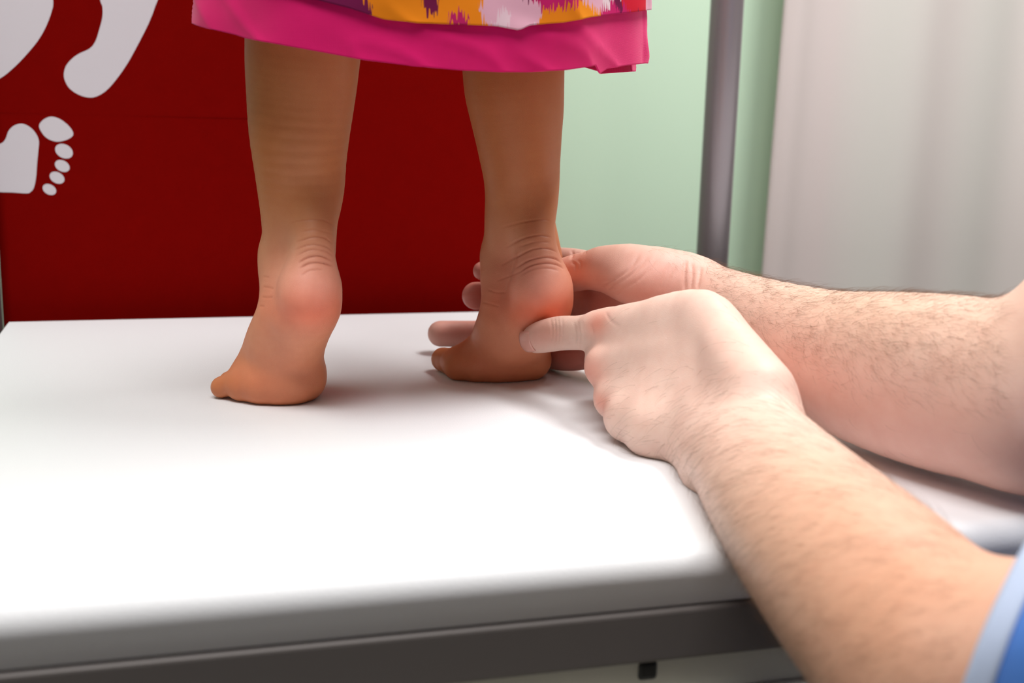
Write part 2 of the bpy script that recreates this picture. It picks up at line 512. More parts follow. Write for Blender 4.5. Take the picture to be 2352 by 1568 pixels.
# ================================================================== flesh: smooth distance fields turned into one skin
class Field:
    def __init__(s, lo, hi, h):
        s.lo = np.asarray(lo, float); s.h = h
        s.n = np.ceil((np.asarray(hi) - s.lo) / h).astype(int) + 1
        s.ax = [(s.lo[i] + h * np.arange(s.n[i])).astype(np.float32) for i in range(3)]
        s.A = np.full(s.n, 0.05, dtype=np.float32)

    def sub(s, lo, hi):
        i0 = np.clip(np.floor((lo - s.lo) / s.h).astype(int), 0, s.n); i1 = np.clip(np.ceil((hi - s.lo) / s.h).astype(int) + 1, 0, s.n)
        return tuple(slice(a, b) for a, b in zip(i0, i1))

    def put(s, prim, k=0.004, op='add'):
        lo, hi, fn = prim
        m = k + 4 * s.h
        sl = s.sub(lo - m, hi + m)
        if any(q.stop <= q.start for q in sl): return
        x = s.ax[0][sl[0]][:, None, None]; y = s.ax[1][sl[1]][None, :, None]; z = s.ax[2][sl[2]][None, None, :]
        d = fn(x, y, z); a = s.A[sl]
        if op == 'add':
            if k > 0:
                hh = np.maximum(k - np.abs(a - d), 0) / k
                s.A[sl] = np.minimum(a, d) - hh * hh * (k / 4)
            else:
                s.A[sl] = np.minimum(a, d)
        else:
            d = -d
            hh = np.maximum(k - np.abs(a - d), 0) / k
            s.A[sl] = np.maximum(a, d) + hh * hh * (k / 4)

    def mesh(s):
        A = s.A; neg = A < 0
        n = np.array(A.shape)
        c = [neg[i:n[0] - 1 + i, j:n[1] - 1 + j, k:n[2] - 1 + k] for i in (0, 1) for j in (0, 1) for k in (0, 1)]
        anyv = c[0].copy(); allv = c[0].copy()
        for q in c[1:]: anyv |= q; allv &= q
        act = anyv & ~allv
        I, J, K = np.nonzero(act)
        idx = np.full(act.shape, -1, dtype=np.int32); idx[I, J, K] = np.arange(len(I))
        off = [(i, j, k) for i in (0, 1) for j in (0, 1) for k in (0, 1)]
        vals = [A[I + o[0], J + o[1], K + o[2]] for o in off]
        acc = np.zeros((len(I), 3)); cnt = np.zeros(len(I))
        for a in range(8):
            for b in range(a + 1, 8):
                if sum(abs(off[a][q] - off[b][q]) for q in range(3)) != 1: continue
                va, vb = vals[a], vals[b]; cr = (va < 0) != (vb < 0)
                tt = np.where(cr, va / np.where(cr, va - vb, 1), 0)
                for q in range(3):
                    acc[:, q] += np.where(cr, off[a][q] + tt * (off[b][q] - off[a][q]), 0)
                cnt += cr
        V = s.lo + s.h * (np.stack([I, J, K], 1) + acc / cnt[:, None])
        quads = []
        for axq in range(3):
            sl0 = [slice(None)] * 3; sl1 = [slice(None)] * 3; sl0[axq] = slice(0, -1); sl1[axq] = slice(1, None)
            e0 = neg[tuple(sl0)]; e1 = neg[tuple(sl1)]
            E = np.nonzero(e0 != e1); inside = e0[E]
            E = [np.asarray(q) for q in E]
            u, v = (axq + 1) % 3, (axq + 2) % 3
            ok = (E[u] > 0) & (E[v] > 0) & (E[u] < n[u] - 1) & (E[v] < n[v] - 1)
            E = [q[ok] for q in E]; inside = inside[ok]
            def cell(du, dv):
                q = [E[0], E[1], E[2]]; q[u] = q[u] + du; q[v] = q[v] + dv
                return idx[q[0], q[1], q[2]]
            a, b, c_, d_ = cell(-1, -1), cell(0, -1), cell(0, 0), cell(-1, 0)
            Q = np.stack([a, b, c_, d_], 1)
            Q[~inside] = Q[~inside][:, ::-1]
            quads.append(Q)
        F = np.concatenate(quads); F = F[(F >= 0).all(1)]
        return V, F


def relax(V, F, it=3, lam=0.5):
    for _ in range(it):
        S = np.zeros_like(V); C = np.zeros(len(V))
        for a, b in ((0, 1), (1, 2), (2, 3), (3, 0)):
            np.add.at(S, F[:, a], V[F[:, b]]); np.add.at(C, F[:, a], 1)
            np.add.at(S, F[:, b], V[F[:, a]]); np.add.at(C, F[:, b], 1)
        V = V + lam * (S / np.maximum(C, 1)[:, None] - V)
    return V


def normals(V, F):
    n = np.cross(V[F[:, 2]] - V[F[:, 0]], V[F[:, 3]] - V[F[:, 1]])
    Nn = np.zeros_like(V)
    for q in range(4): np.add.at(Nn, F[:, q], n)
    return Nn / np.maximum(np.linalg.norm(Nn, axis=1), 1e-12)[:, None]


def chain(nodes, sub=4, flat=None):
    """limb through nodes (x,y,z,r), smoothly interpolated; flat = (normal, factor) squeezes the section along normal"""
    nodes = np.asarray(nodes, float)
    c = crom(nodes, sub, closed=False) if len(nodes) > 2 else nodes
    pts, rr = c[:, :3], c[:, 3]
    lo = (pts - rr[:, None]).min(0); hi = (pts + rr[:, None]).max(0)

    def fn(x, y, z):
        best = None
        for i in range(len(pts) - 1):
            a, b = pts[i], pts[i + 1]; ra, rb = rr[i], rr[i + 1]
            ba = b - a; l2 = max(float(ba @ ba), 1e-12)
            px, py, pz = x - np.float32(a[0]), y - np.float32(a[1]), z - np.float32(a[2])
            t = np.clip((px * np.float32(ba[0]) + py * np.float32(ba[1]) + pz * np.float32(ba[2])) / np.float32(l2), 0, 1)
            qx = px - t * np.float32(ba[0]); qy = py - t * np.float32(ba[1]); qz = pz - t * np.float32(ba[2])
            d2 = qx * qx + qy * qy + qz * qz
            if flat is not None:
                n_, s_ = flat
                qn = qx * np.float32(n_[0]) + qy * np.float32(n_[1]) + qz * np.float32(n_[2])
                d2 = d2 + qn * qn * np.float32(1 / s_ ** 2 - 1)
            d = np.sqrt(np.maximum(d2, 1e-12)) - np.float32(ra) - t * np.float32(rb - ra)
            if flat is not None: d = d * np.float32(min(1.0, s_ * 1.15))
            best = d if best is None else np.minimum(best, d)
        return best
    return lo, hi, fn


def ellipsoid(c, axes, radii):
    c = np.asarray(c, float); Rm = np.asarray(axes, float); r = np.asarray(radii, float)
    ext = np.sqrt(((Rm * r[:, None]) ** 2).sum(0))

    def fn(x, y, z):
        px, py, pz = x - np.float32(c[0]), y - np.float32(c[1]), z - np.float32(c[2])
        k0 = 0; k1 = 0
        for i in range(3):
            q = px * np.float32(Rm[i, 0]) + py * np.float32(Rm[i, 1]) + pz * np.float32(Rm[i, 2])
            k0 = k0 + (q / np.float32(r[i])) ** 2; k1 = k1 + (q / np.float32(r[i] ** 2)) ** 2
        k0 = np.sqrt(k0); k1 = np.sqrt(np.maximum(k1, 1e-9))
        return k0 * (k0 - 1) / k1
    return c - ext, c + ext, fn


def px_chain(lst, **kw):
    """nodes given as (pixel x, pixel y, depth, pixel radius)"""
    return chain([(*P(x, y, d), rm(r, d)) for x, y, d, r in lst], **kw)


CAMX = RW @ np.array([1.0, 0, 0]); CAMY = RW @ np.array([0, 1.0, 0]); CAMZ = RW @ np.array([0, 0, 1.0])


def px_ell(x, y, d, rx, ry, rz, ang=0.0):
    """ellipsoid with pixel radii in the picture plane (rotated by ang) and depth radius rz in metres"""
    a = math.radians(ang)
    u = CAMX * math.cos(a) + CAMY * math.sin(a); v = -CAMX * math.sin(a) + CAMY * math.cos(a)
    return ellipsoid(P(x, y, d), np.stack([u, v, CAMZ]), (rm(rx, d), rm(ry, d), rz))


def crease(V, Nn, lines, colour=None):
    """press fine skin folds (pixel polylines: points, depth in m, width in px) into the skin that faces the camera"""
    x, y, d = proj(V)
    face = ((V - CAM) * Nn).sum(1) < 0
    tot = np.zeros(len(V))
    for pts, dep, wd in lines:
        c = crom(np.asarray(pts, float), 6, closed=False)
        sel = face & (x > c[:, 0].min() - 20) & (x < c[:, 0].max() + 20) & (y > c[:, 1].min() - 20) & (y < c[:, 1].max() + 20)
        ii = np.nonzero(sel)[0]
        if not len(ii): continue
        best = np.full(len(ii), 1e9); bt_ = np.zeros(len(ii)); q = np.stack([x[ii], y[ii]], 1)
        for k in range(len(c) - 1):
            ab = c[k + 1] - c[k]; l2 = max(ab @ ab, 1e-9)
            tt = np.clip(((q - c[k]) @ ab) / l2, 0, 1)
            dd = np.linalg.norm(q - c[k] - tt[:, None] * ab, axis=1)
            m = dd < best; best[m] = dd[m]; bt_[m] = (k + tt[m]) / (len(c) - 1)
        fade = np.clip(np.minimum(bt_, 1 - bt_) * 5, 0, 1)
        g = np.exp(-(best / wd) ** 2) * fade
        tot[ii] = np.maximum(tot[ii], g * dep)
    return V - Nn * tot[:, None], tot


def paint(o, C):
    a = o.data.attributes.new('skin', 'FLOAT_COLOR', 'POINT')
    C4 = np.concatenate([C, np.ones((len(C), 1))], 1).astype(np.float32)
    a.data.foreach_set('color', C4.ravel())


def tint(V, base, blobs):
    C = np.tile(np.array(base, float), (len(V), 1))
    for c, r, col, w in blobs:
        g = w * np.exp(-(((V - c) / np.asarray(r)) ** 2).sum(1))
        C = C * (1 - g[:, None]) + np.array(col) * g[:, None]
    return C


class Part:
    """a list of shapes blended into one skin"""
    def __init__(s): s.L = []
    def add(s, prim, k=0.005, op='add'): s.L.append((prim, k, op)); return s
    def build(s, h, it=3, lo=None, hi=None):
        L = np.array([p[0] for p, k, o in s.L if o == 'add']).min(0) - 6 * h
        U = np.array([p[1] for p, k, o in s.L if o == 'add']).max(0) + 6 * h
        if lo is not None: L = np.maximum(L, lo)
        if hi is not None: U = np.minimum(U, hi)
        f = Field(L, U, h)
        for p, k, o in s.L: f.put(p, k, o)
        V, F = f.mesh()
        V = relax(V, F, it)
        return V, F


def gn(px, py, r, dz=0.0):
    return (*G(px, py, r + dz), r)


def wn(p, off, r):
    return (p[0] + off[0], p[1] + off[1], p[2] + off[2], r)


# ------------------------------------------------------------------ the child
def foot_toes(pt, heads, tips, k=0.003):
    for h_, t_ in zip(heads, tips):
        mid = [(h_[q] + t_[q]) / 2 for q in range(3)]
        mid[2] += 0.0015
        pt.add(chain([h_, (*mid, (h_[3] * .45 + t_[3] * .45)), t_]), k)


def child_left():
    p = Part()
    p.add(px_chain([(701, -120, .655, 140), (699, 60, .675, 134), (695, 140, .682, 130), (692, 210, .688, 124), (688, 300, .695, 114.5), (689, 400, .705, 101), (688, 480, .712, 89), (688, 540, .717, 84), (684, 600, .722, 82), (672, 655, .728, 66)]), 0.004)
    p.add(px_chain([(706, 360, .716, 44), (716, 430, .706, 46), (722, 490, .696, 46), (722, 560, .690, 46), (716, 640, .690, 54)]), 0.014)
    p.add(px_ell(710, 692, .698, 64, 64, .027, 20), 0.020)
    # outer ankle bone
    p.add(px_ell(628, 585, .722, 26, 34, .008), 0.010)
    h5, h4, h3, h2, h1 = gn(556, 884, .0095), gn(598, 886, .0105), gn(640, 885, .011), gn(674, 882, .0115), gn(698, 871, .0125)
    p.add(px_chain([(656, 640, .716, 52), (637, 720, .708, 48), (604, 800, .728, 45), (566, 868, .740, 34)]), 0.010)
    p.add(px_ell(655, 795, .722, 62, 105, .020, 22), 0.014)
    p.add(px_ell(640, 855, .736, 82, 45, .016, 3), 0.012)
    p.add(px_chain([(716, 715, .700, 58), (701, 790, .716, 45), (698, 866, .742, 43)]), 0.008)
    p.add(px_chain([(686, 735, .70, 62), (655, 820, .725, 52), (636, 875, .742, 42)]), 0.010)
    p.add(px_chain([(680, 650, .738, 58), (660, 760, .752, 46), (640, 862, .765, 34)]), 0.008)
    for a in (h5, h4, h3, h2, h1):
        p.add(chain([a, wn(a, (0, .004, .001), a[3])]), 0.009)
    tips = [gn(509, 889, .0068), wn(h4, (-.017, .026, -.003), .0072), wn(h3, (-.014, .032, -.003), .0078), wn(h2, (-.011, .035, -.003), .008), wn(h1, (-.006, .036, -.002), .0102)]
    foot_toes(p, (h5, h4, h3, h2, h1), tips)
    return p


def child_right():
    p = Part()
    p.add(px_chain([(1178, -120, .725, 128), (1178, 60, .745, 122), (1179, 140, .75, 118), (1181, 200, .754, 115), (1186, 250, .758, 109), (1190, 300, .762, 101), (1194, 350, .767, 94), (1197, 400, .772, 87), (1195, 450, .778, 81), (1191, 500, .784, 78), (1190, 550, .79, 78), (1186, 610, .797, 76), (1176, 660, .802, 66)]), 0.004)
    p.add(px_chain([(1206, 360, .786, 40), (1216, 430, .776, 43), (1226, 490, .767, 44), (1232, 560, .760, 46), (1244, 640, .758, 54)]), 0.014)
    p.add(px_ell(1243, 688, .767, 66, 64, .027, 15), 0.020)
    p.add(px_chain([(1236, 500, .800, 36), (1252, 590, .802, 40)]), 0.008)
    p.add(px_ell(1136, 590, .792, 26, 32, .008), 0.010)
    h5, h4, h3, h2, h1 = gn(1052, 838, .0098), gn(1096, 839, .0105), gn(1140, 838, .011), gn(1185, 834, .0115), gn(1218, 826, .0125)
    p.add(px_chain([(1160, 650, .788, 52), (1146, 730, .782, 47), (1112, 792, .802, 38), (1068, 830, .814, 33)]), 0.010)
    p.add(px_ell(1178, 765, .786, 60, 85, .020, 32), 0.014)
    p.add(px_ell(1140, 822, .806, 82, 36, .016, 0), 0.012)
    p.add(px_chain([(1250, 710, .768, 56), (1225, 780, .784, 41), (1218, 824, .806, 41)]), 0.008)
    p.add(px_chain([(1215, 735, .768, 60), (1170, 800, .790, 46), (1130, 838, .81, 36)]), 0.010)
    p.add(px_chain([(1190, 660, .815, 56), (1170, 750, .828, 44), (1140, 822, .84, 32)]), 0.008)
    for a in (h5, h4, h3, h2, h1):
        p.add(chain([a, wn(a, (0, .004, .001), a[3])]), 0.009)
    tips = [gn(1018, 825, .0085), wn(h4, (-.015, .022, -.003), .0072), wn(h3, (-.013, .027, -.003), .0078), wn(h2, (-.010, .030, -.003), .008), wn(h1, (-.007, .032, -.002), .0100)]
    foot_toes(p, (h5, h4, h3, h2, h1), tips)
    return p


SK_C = s2l((186, 113, 64))
RED_C = s2l((226, 124, 92))
PINK_C = s2l((248, 172, 152))
ORNG_C = s2l((236, 104, 62))

VL, FL = child_left().build(0.0008)
NL = normals(VL, FL)
L_CREASE = [
    ([(664, 512), (700, 505), (740, 505), (768, 518)], .0004, 1.7),
    ([(690, 532), (725, 528), (765, 538)], .0003, 2.0),
    ([(680, 556), (715, 545), (745, 546), (764, 560)], .0006, 1.9),
    ([(675, 575), (710, 562), (745, 565), (764, 578)], .0005, 1.7),
    ([(680, 588), (710, 574), (745, 576), (765, 588)], .0005, 1.7),
    ([(684, 605), (705, 592), (735, 588), (765, 600)], .0008, 2.0),
    ([(684, 618), (710, 605), (740, 604), (766, 612)], .0008, 2.0),
    ([(690, 634), (712, 621), (745, 618)], .0004, 2.0),
    ([(603, 658), (618, 660), (630, 663)], .0004, 2.0), ([(600, 682), (615, 683), (628, 682)], .0004, 2.0), ([(596, 702), (608, 704)], .0004, 2.0),
    ([(604, 635), (620, 637)], .0003, 2.0),
]
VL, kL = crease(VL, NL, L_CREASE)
VR, FR = child_right().build(0.0008)
NR = normals(VR, FR)
R_CREASE = [
    ([(1150, 524), (1195, 511), (1245, 504), (1265, 508)], .0004, 1.7),
    ([(1160, 570), (1200, 548), (1240, 540), (1268, 546)], .0006, 1.9),
    ([(1190, 567), (1230, 556), (1265, 556)], .0004, 2.0),
    ([(1150, 610), (1190, 588), (1225, 572), (1260, 571), (1280, 580)], .0007, 1.9),
    ([(1180, 618), (1210, 600), (1245, 591), (1275, 594), (1290, 605)], .0008, 2.0),
    ([(1190, 628), (1215, 611), (1250, 604), (1280, 608), (1295, 618)], .0008, 2.0),
    ([(1195, 632), (1225, 618), (1260, 616), (1285, 622)], .0004, 2.0),
    ([(1120, 664), (1140, 671), (1165, 671)], .0003, 2.0), ([(1106, 693), (1130, 699), (1148, 704)], .0003, 2.0),
    ([(1140, 645), (1180, 630), (1200, 620)], .0003, 2.0),
]
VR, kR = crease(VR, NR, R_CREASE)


def child_tint(V, heel, arch, ball, lat, ach, wa=.62):
    return tint(V, SK_C, [
        (ach + np.array([-.008, .01, -.006]), (.040, .06, .034), s2l((206, 142, 102)), .8),  # light on the ankle painted in, against the calf under the dress
        (lat, (.035, .06, .040), s2l((228, 152, 122)), .75),
        (ball, (.035, .04, .022), RED_C, .45),
        (heel, (.030, .06, .024), PINK_C, .85),
        (arch, (.030, .06, .0125), ORNG_C, wa)])


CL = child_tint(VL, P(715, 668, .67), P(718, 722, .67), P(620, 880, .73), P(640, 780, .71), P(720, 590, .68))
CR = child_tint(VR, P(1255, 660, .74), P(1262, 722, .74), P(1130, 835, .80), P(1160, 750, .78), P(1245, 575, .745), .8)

FOLD = np.array(s2l((176, 84, 52)))          # flush plus the shade inside the heel folds, painted into the skin
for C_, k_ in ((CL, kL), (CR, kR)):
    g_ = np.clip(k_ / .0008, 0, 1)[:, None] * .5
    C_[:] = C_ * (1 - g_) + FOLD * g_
# hips and trunk, hidden in the dress
hipL, hipR = P(699, 20, .672), P(1178, 20, .742)
mid = (hipL + hipR) / 2
bp_ = Part()
bp_.add(chain([(*hipL, .0335), wn(hipL, (.004, .012, .10), .040), wn(hipL, (.016, .02, .22), .050)]), .01)
bp_.add(chain([(*hipR, .032), wn(hipR, (-.004, .0, .10), .040), wn(hipR, (-.016, -.005, .22), .050)]), .01)
bp_.add(chain([wn(mid, (0, .008, .25), .078), wn(mid, (0, .008, .36), .072), wn(mid, (0, .008, .50), .078)]), .03)
VT, FT = bp_.build(.004)
CT = np.tile(np.array(SK_C), (len(VT), 1))

child = empty('person', (mid[0], mid[1], ZC))
tag(child, 'barefoot child in a pink and orange dress standing on tiptoe on the couch', 'person')


def join_parts(lst):
    Vs, Fs, Cs = [], [], []; n = 0
    for V, F, C in lst:
        Vs.append(V); Fs.append(F + n); Cs.append(C); n += len(V)
    return np.concatenate(Vs), np.concatenate(Fs), np.concatenate(Cs)


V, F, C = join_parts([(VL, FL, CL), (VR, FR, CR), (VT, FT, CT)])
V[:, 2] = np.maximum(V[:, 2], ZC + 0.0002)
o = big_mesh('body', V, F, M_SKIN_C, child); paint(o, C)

# ---- the dress
eL, eR = P(436, 45, .685), P(1464, 100, .745)
DC = (eL + eR) / 2; DA = (eR - eL) / 2; DA[2] = 0
DBv = np.array([DA[1], -DA[0], 0]); DBv = DBv / np.linalg.norm(DBv) * 0.108      # towards the camera
HEM1 = [(380, 30), (425, 44), (445, 55), (470, 62), (540, 80), (565, 88), (700, 113), (830, 137), (950, 152), (1060, 162), (1150, 166), (1210, 166), (1300, 161), (1366, 150), (1378, 170), (1398, 158), (1447, 150), (1520, 140)]
OVR1 = [(380, -90), (600, -40), (730, 0), (800, 18), (880, 44), (960, 53), (1060, 57), (1140, 60), (1190, 70), (1215, 58), (1290, 52), (1350, 40), (1440, 30), (1520, 20)]
HEM2 = [(1300, 172), (1380, 170), (1484, 161), (1560, 150)]
OVR2 = [(1300, 66), (1560, 66)]


def pl(poly, x):
    xs, ys = zip(*poly); return float(np.interp(x, xs, ys))


def z_on(poly, xy, dy=0.0):
    z = ZC + .2
    for _ in range(12):
        x, y, d = proj(np.array([[xy[0], xy[1], z]]))
        z += (y[0] - pl(poly, x[0]) - dy) * d[0] / FPX
    return z


from mathutils import noise as mnoise


def wrinkle(u, v):
    """soft slanting creases of worn cotton"""
    a = mnoise.noise(Vector((u * 26 + v * 18, v * 30 - u * 6, 1.7)))
    b2 = 1 - abs(mnoise.noise(Vector((u * 20 - v * 34, v * 16 + u * 9, 7.2)))) * 2
    return .0016 * a + .0013 * max(0, b2) ** 3


def skirt(name, over, mat):
    th0, th1 = 0.30, 2 * math.pi + 0.42
    n, m = 420, 60
    V = []; UV = []
    zf = z_on(HEM1, (DC + DBv)[:2])
    for i in range(n + 1):
        th = th0 + (th1 - th0) * i / n
        tail = max(0.0, min(1.0, (th - (2 * math.pi - .7)) / .7))
        sc = 1.0 - .045 * tail + (0.0025 / .12 if over else 0)
        sc *= 1 + .006 * math.sin(5 * th + .6) + .004 * math.sin(11 * th + 2)
        if th < th0 + .12: sc *= 1 + .012 * math.sin((th - th0) / .12 * math.pi)
        q = DC + (DA * math.cos(th) + DBv * math.sin(th)) * sc
        h1, h2 = (OVR1, OVR2) if over else (HEM1, HEM2)
        if th < math.pi * 1.0:
            z0 = z_on(h1, q[:2])
        elif th > 2 * math.pi - .35:
            z0 = z_on(h2, q[:2])
        else:
            a_ = z_on(h1, (DC - DA)[:2]); b_ = z_on(h2, (DC + DA)[:2])
            s = (th - math.pi) / (math.pi - .35)
            z0 = a_ * (1 - s) + b_ * s + .012 * math.sin(math.pi * s)
        zt = ZC + .60
        for j in range(m + 1):
            v = (j / m) ** 1.5; z = z0 + (zt - z0) * v
            hgt = (z - (ZC + .19))
            w = 1.0 - 0.50 * max(0, min(1, (hgt - .03) / .40)) ** 1.5
            fold = 1 + (.010 * math.sin(5 * th + 1.2 + 9 * hgt) + .006 * math.sin(11 * th + 3 - 14 * hgt)) * min(1, hgt / .05 + .3)
            pnt = DC + (q - DC) * w * fold
            wr = wrinkle(th * .125, hgt)
            pnt = pnt + (q - DC) / np.linalg.norm(q - DC) * wr
            V.append((pnt[0], pnt[1], z)); UV.append((th * .125, hgt))
    F = []
    for i in range(n):
        for j in range(m):
            a = i * (m + 1) + j; F.append((a, a + 1, a + m + 2, a + m + 1))
    o = mesh_obj(name, V, F, mat, child)
    ul = o.data.uv_layers.new(name='uv')
    li = np.zeros(len(o.data.loops), dtype=np.int32); o.data.loops.foreach_get('vertex_index', li)
    ul.data.foreach_set('uv', np.array(UV, dtype=np.float32)[li].ravel())
    so = o.modifiers.new('thick', 'SOLIDIFY'); so.thickness = .0008; so.offset = 0
    return o


tag(skirt('dress_lining', False, M_PINK), 'plain magenta pink underskirt showing below the print')
tag(skirt('dress_skirt', True, M_IKAT), 'orange, pink and plum printed outer skirt')

# ------------------------------------------------------------------ the clinician
man = empty('person', (.62, .16, 0))
tag(man, 'adult in a blue shirt whose bare hairy forearms hold the right foot', 'person')


def far_arm():
    p = Part()
    WR = P(1600, 690, .755)
    axis = P(2200, 880, .60) - WR; axis /= np.linalg.norm(axis)
    vn = CAMZ - axis * (CAMZ @ axis); vn /= np.linalg.norm(vn)
    p.add(px_chain([(1575, 672, .762, 84), (1640, 698, .745, 88), (1750, 750, .712, 112), (1900, 818, .672, 154), (2050, 855, .632, 188), (2200, 884, .598, 208), (2310, 905, .578, 206), (2390, 925, .565, 196)], flat=(vn, .88)), .004)
    # elbow and upper arm
    el = P(2380, 922, .566); sh = np.array([.56, .36, ZC + .275])
    um = el + (sh - el) * .5
    p.add(chain([(*el, .044), (*(el + (sh - el) * .22), .047), (*um, .050), (*sh, .056)]), .012)
    # thenar mass, thumb
    p.add(px_chain([(1590, 660, .757, 66), (1520, 640, .760, 72), (1450, 626, .765, 62), (1390, 618, .772, 48)]), .010)
    p.add(px_ell(1490, 660, .757, 95, 46, .018, 12), .012)
    th = Part()
    p.add(px_chain([(1440, 622, .768, 54), (1385, 617, .776, 46), (1325, 626, .786, 43), (1275, 638, .796, 37)]), .008)
    # palm
    mcp = [(1398, 628, .800, 42), (1392, 690, .806, 42), (1386, 750, .806, 40), (1376, 806, .800, 36)]
    car = [(1560, 660, .772, 50), (1560, 690, .772, 52), (1560, 720, .770, 52), (1555, 755, .768, 46)]
    for a, b in zip(car, mcp):
        p.add(px_chain([a, ((a[0] + b[0]) / 2, (a[1] + b[1]) / 2, (a[2] + b[2]) / 2, (a[3] + b[3]) / 2), b]), .010)
    p.add(px_chain([(1545, 745, .762, 50), (1460, 790, .780, 46), (1390, 812, .795, 38)]), .010)
    # fingers round the front of the ankle
    fs = [[mcp[0], (1318, 600, .824, 30), (1255, 598, .842, 29), (1180, 606, .852, 26), (1108, 622, .850, 22)],
          [mcp[1], (1300, 690, .838, 33), (1240, 684, .852, 33), (1160, 680, .862, 31), (1093, 679, .862, 32)],
          [mcp[2], (1290, 768, .846, 34), (1220, 768, .872, 33), (1120, 767, .882, 31), (1012, 766, .880, 30)],
          [mcp[3], (1325, 820, .812, 31), (1290, 822, .822, 29), (1262, 818, .838, 27), (1250, 806, .850, 25)]]
    for f in fs:
        p.add(px_chain(f), .0035)
    # the cleft between palm and thenar
    p.add(px_chain([(1330, 700, .785, 14), (1400, 690, .775, 10)]), .006, 'sub')
    return p


def near_arm():
    p = Part()
    WR = P(1665, 948, .628)
    axis = P(1960, 1310, .44) - WR; axis /= np.linalg.norm(axis)
    vn = CAMZ - axis * (CAMZ @ axis); vn /= np.linalg.norm(vn)
    p.add(px_chain([(1640, 900, .640, 126), (1690, 985, .605, 138), (1760, 1080, .545, 165), (1850, 1190, .488, 200), (1960, 1310, .443, 235), (2080, 1440, .412, 262), (2190, 1550, .397, 276)], flat=(vn, .80)), .004)
    el = P(2215, 1590, .390); sh = np.array([.46, .08, ZC + .08])
    p.add(chain([(*el, .042), (*(el + (sh - el) * .3), .047), (*(el + (sh - el) * .6), .050), (*sh, .055)]), .012)
    # thumb side of the wrist, and the little-finger side
    p.add(px_chain([(1530, 735, .664, 52), (1612, 730, .650, 66), (1668, 800, .628, 74), (1740, 905, .590, 90)]), .012)
    p.add(px_chain([(1436, 968, .652, 38), (1500, 1002, .634, 42), (1570, 1016, .626, 46)]), .012)
    p.add(px_chain([(1500, 985, .632, 52), (1580, 1000, .626, 60), (1650, 1085, .585, 80)]), .012)
    mcp = [(1395, 842, .684, 52), (1414, 914, .670, 50), (1444, 952, .652, 50), (1500, 984, .634, 50)]
    car = [(1600, 800, .648, 72), (1610, 860, .640, 74), (1605, 920, .634, 72), (1595, 975, .628, 66)]
    for a, b in zip(car, mcp):
        p.add(px_chain([a, ((a[0] + b[0]) / 2, (a[1] + b[1]) / 2, (a[2] + b[2]) / 2 - .002, (a[3] + b[3]) / 2), b]), .010)
    # flesh between thumb and forefinger
    p.add(px_chain([(1440, 775, .700, 52), (1530, 800, .670, 72)]), .012)
    # thumb
    p.add(px_chain([(1550, 745, .664, 58), (1460, 752, .682, 58), (1378, 760, .706, 46)]), .010)
    p.add(px_chain([(1400, 757, .702, 46), (1378, 760, .708, 45), (1330, 764, .722, 40), (1288, 765, .735, 40), (1250, 772, .745, 38), (1232, 777, .750, 34)]), .005)
    # curled fingers, away from the camera
    for i, (a, ln) in enumerate(zip(mcp, (.040, .043, .040, .032))):
        q = P(*a[:3]); r0 = rm(a[3], a[2])
        d1 = np.array([.012 + .004 * i, .040, -.004 + .002 * i]); d1 = d1 / np.linalg.norm(d1) * ln
        pip = q + d1; dip = pip + np.array([.024, .004, -.001]); tip = dip + np.array([.010, -.018, 0])
        zmin = ZC + .0095
        for w in (pip, dip, tip): w[2] = max(w[2], zmin)
        p.add(chain([(*q, r0 * .9), (*pip, .0100), (*dip, .0092), (*tip, .0082)]), .004)
    return p


VF, FF = far_arm().build(0.0012)
NF = normals(VF, FF)
FAR_CREASE = [
    ([(1575, 596), (1572, 630), (1572, 668)], .0011, 3.5), ([(1588, 600), (1590, 630), (1586, 666)], .0008, 3.0), ([(1610, 612), (1606, 640), (1601, 664)], .0008, 3.0),
    ([(1470, 585), (1440, 622), (1400, 648), (1380, 655)], .0009, 3.2), ([(1490, 590), (1450, 630), (1410, 655), (1395, 665)], .0007, 3.0),
    ([(1510, 592), (1470, 640), (1420, 668), (1400, 672)], .0006, 3.0), ([(1535, 605), (1525, 640), (1515, 668)], .0004, 3), ([(1555, 610), (1540, 650), (1530, 672)], .0005, 3),
    ([(1312, 601), (1322, 608), (1322, 622)], .0007, 2.5), ([(1326, 596), (1334, 604), (1333, 618)], .0005, 1.7),
    ([(1313, 574), (1315, 584), (1310, 596)], .0010, 2.6), ([(1340, 574), (1338, 584)], .0005, 1.7), ([(1346, 573), (1344, 583)], .0005, 1.7),
]
VF, _ = crease(VF, NF, FAR_CREASE)
VN, FN = near_arm().build(0.0012)
NN = normals(VN, FN)
NEAR_CREASE = [
    ([(1264, 728), (1268, 755), (1266, 785)], .0005, 2.4), ([(1272, 725), (1276, 755), (1273, 790)], .0006, 1.9), ([(1280, 724), (1284, 755), (1282, 790)], .0005, 1.7), ([(1290, 726), (1292, 760), (1290, 795)], .0004, 1.7),
    ([(1316, 735), (1322, 765), (1320, 795)], .0003, 2.2), ([(1326, 735), (1332, 765), (1330, 795)], .0003, 2.2), ([(1336, 735), (1341, 765), (1339, 795)], .0003, 2.2),
    ([(1356, 742), (1362, 765), (1352, 790)], .0004, 2.4), ([(1348, 845), (1362, 842), (1372, 846)], .0004, 1.7), ([(1352, 858), (1366, 856), (1376, 862)], .0004, 1.7), ([(1390, 715), (1402, 735), (1425, 752)], .0004, 2.5),
    ([(1356, 868), (1370, 866), (1380, 870)], .0003, 2.2),
]
VN, _ = crease(VN, NN, NEAR_CREASE)

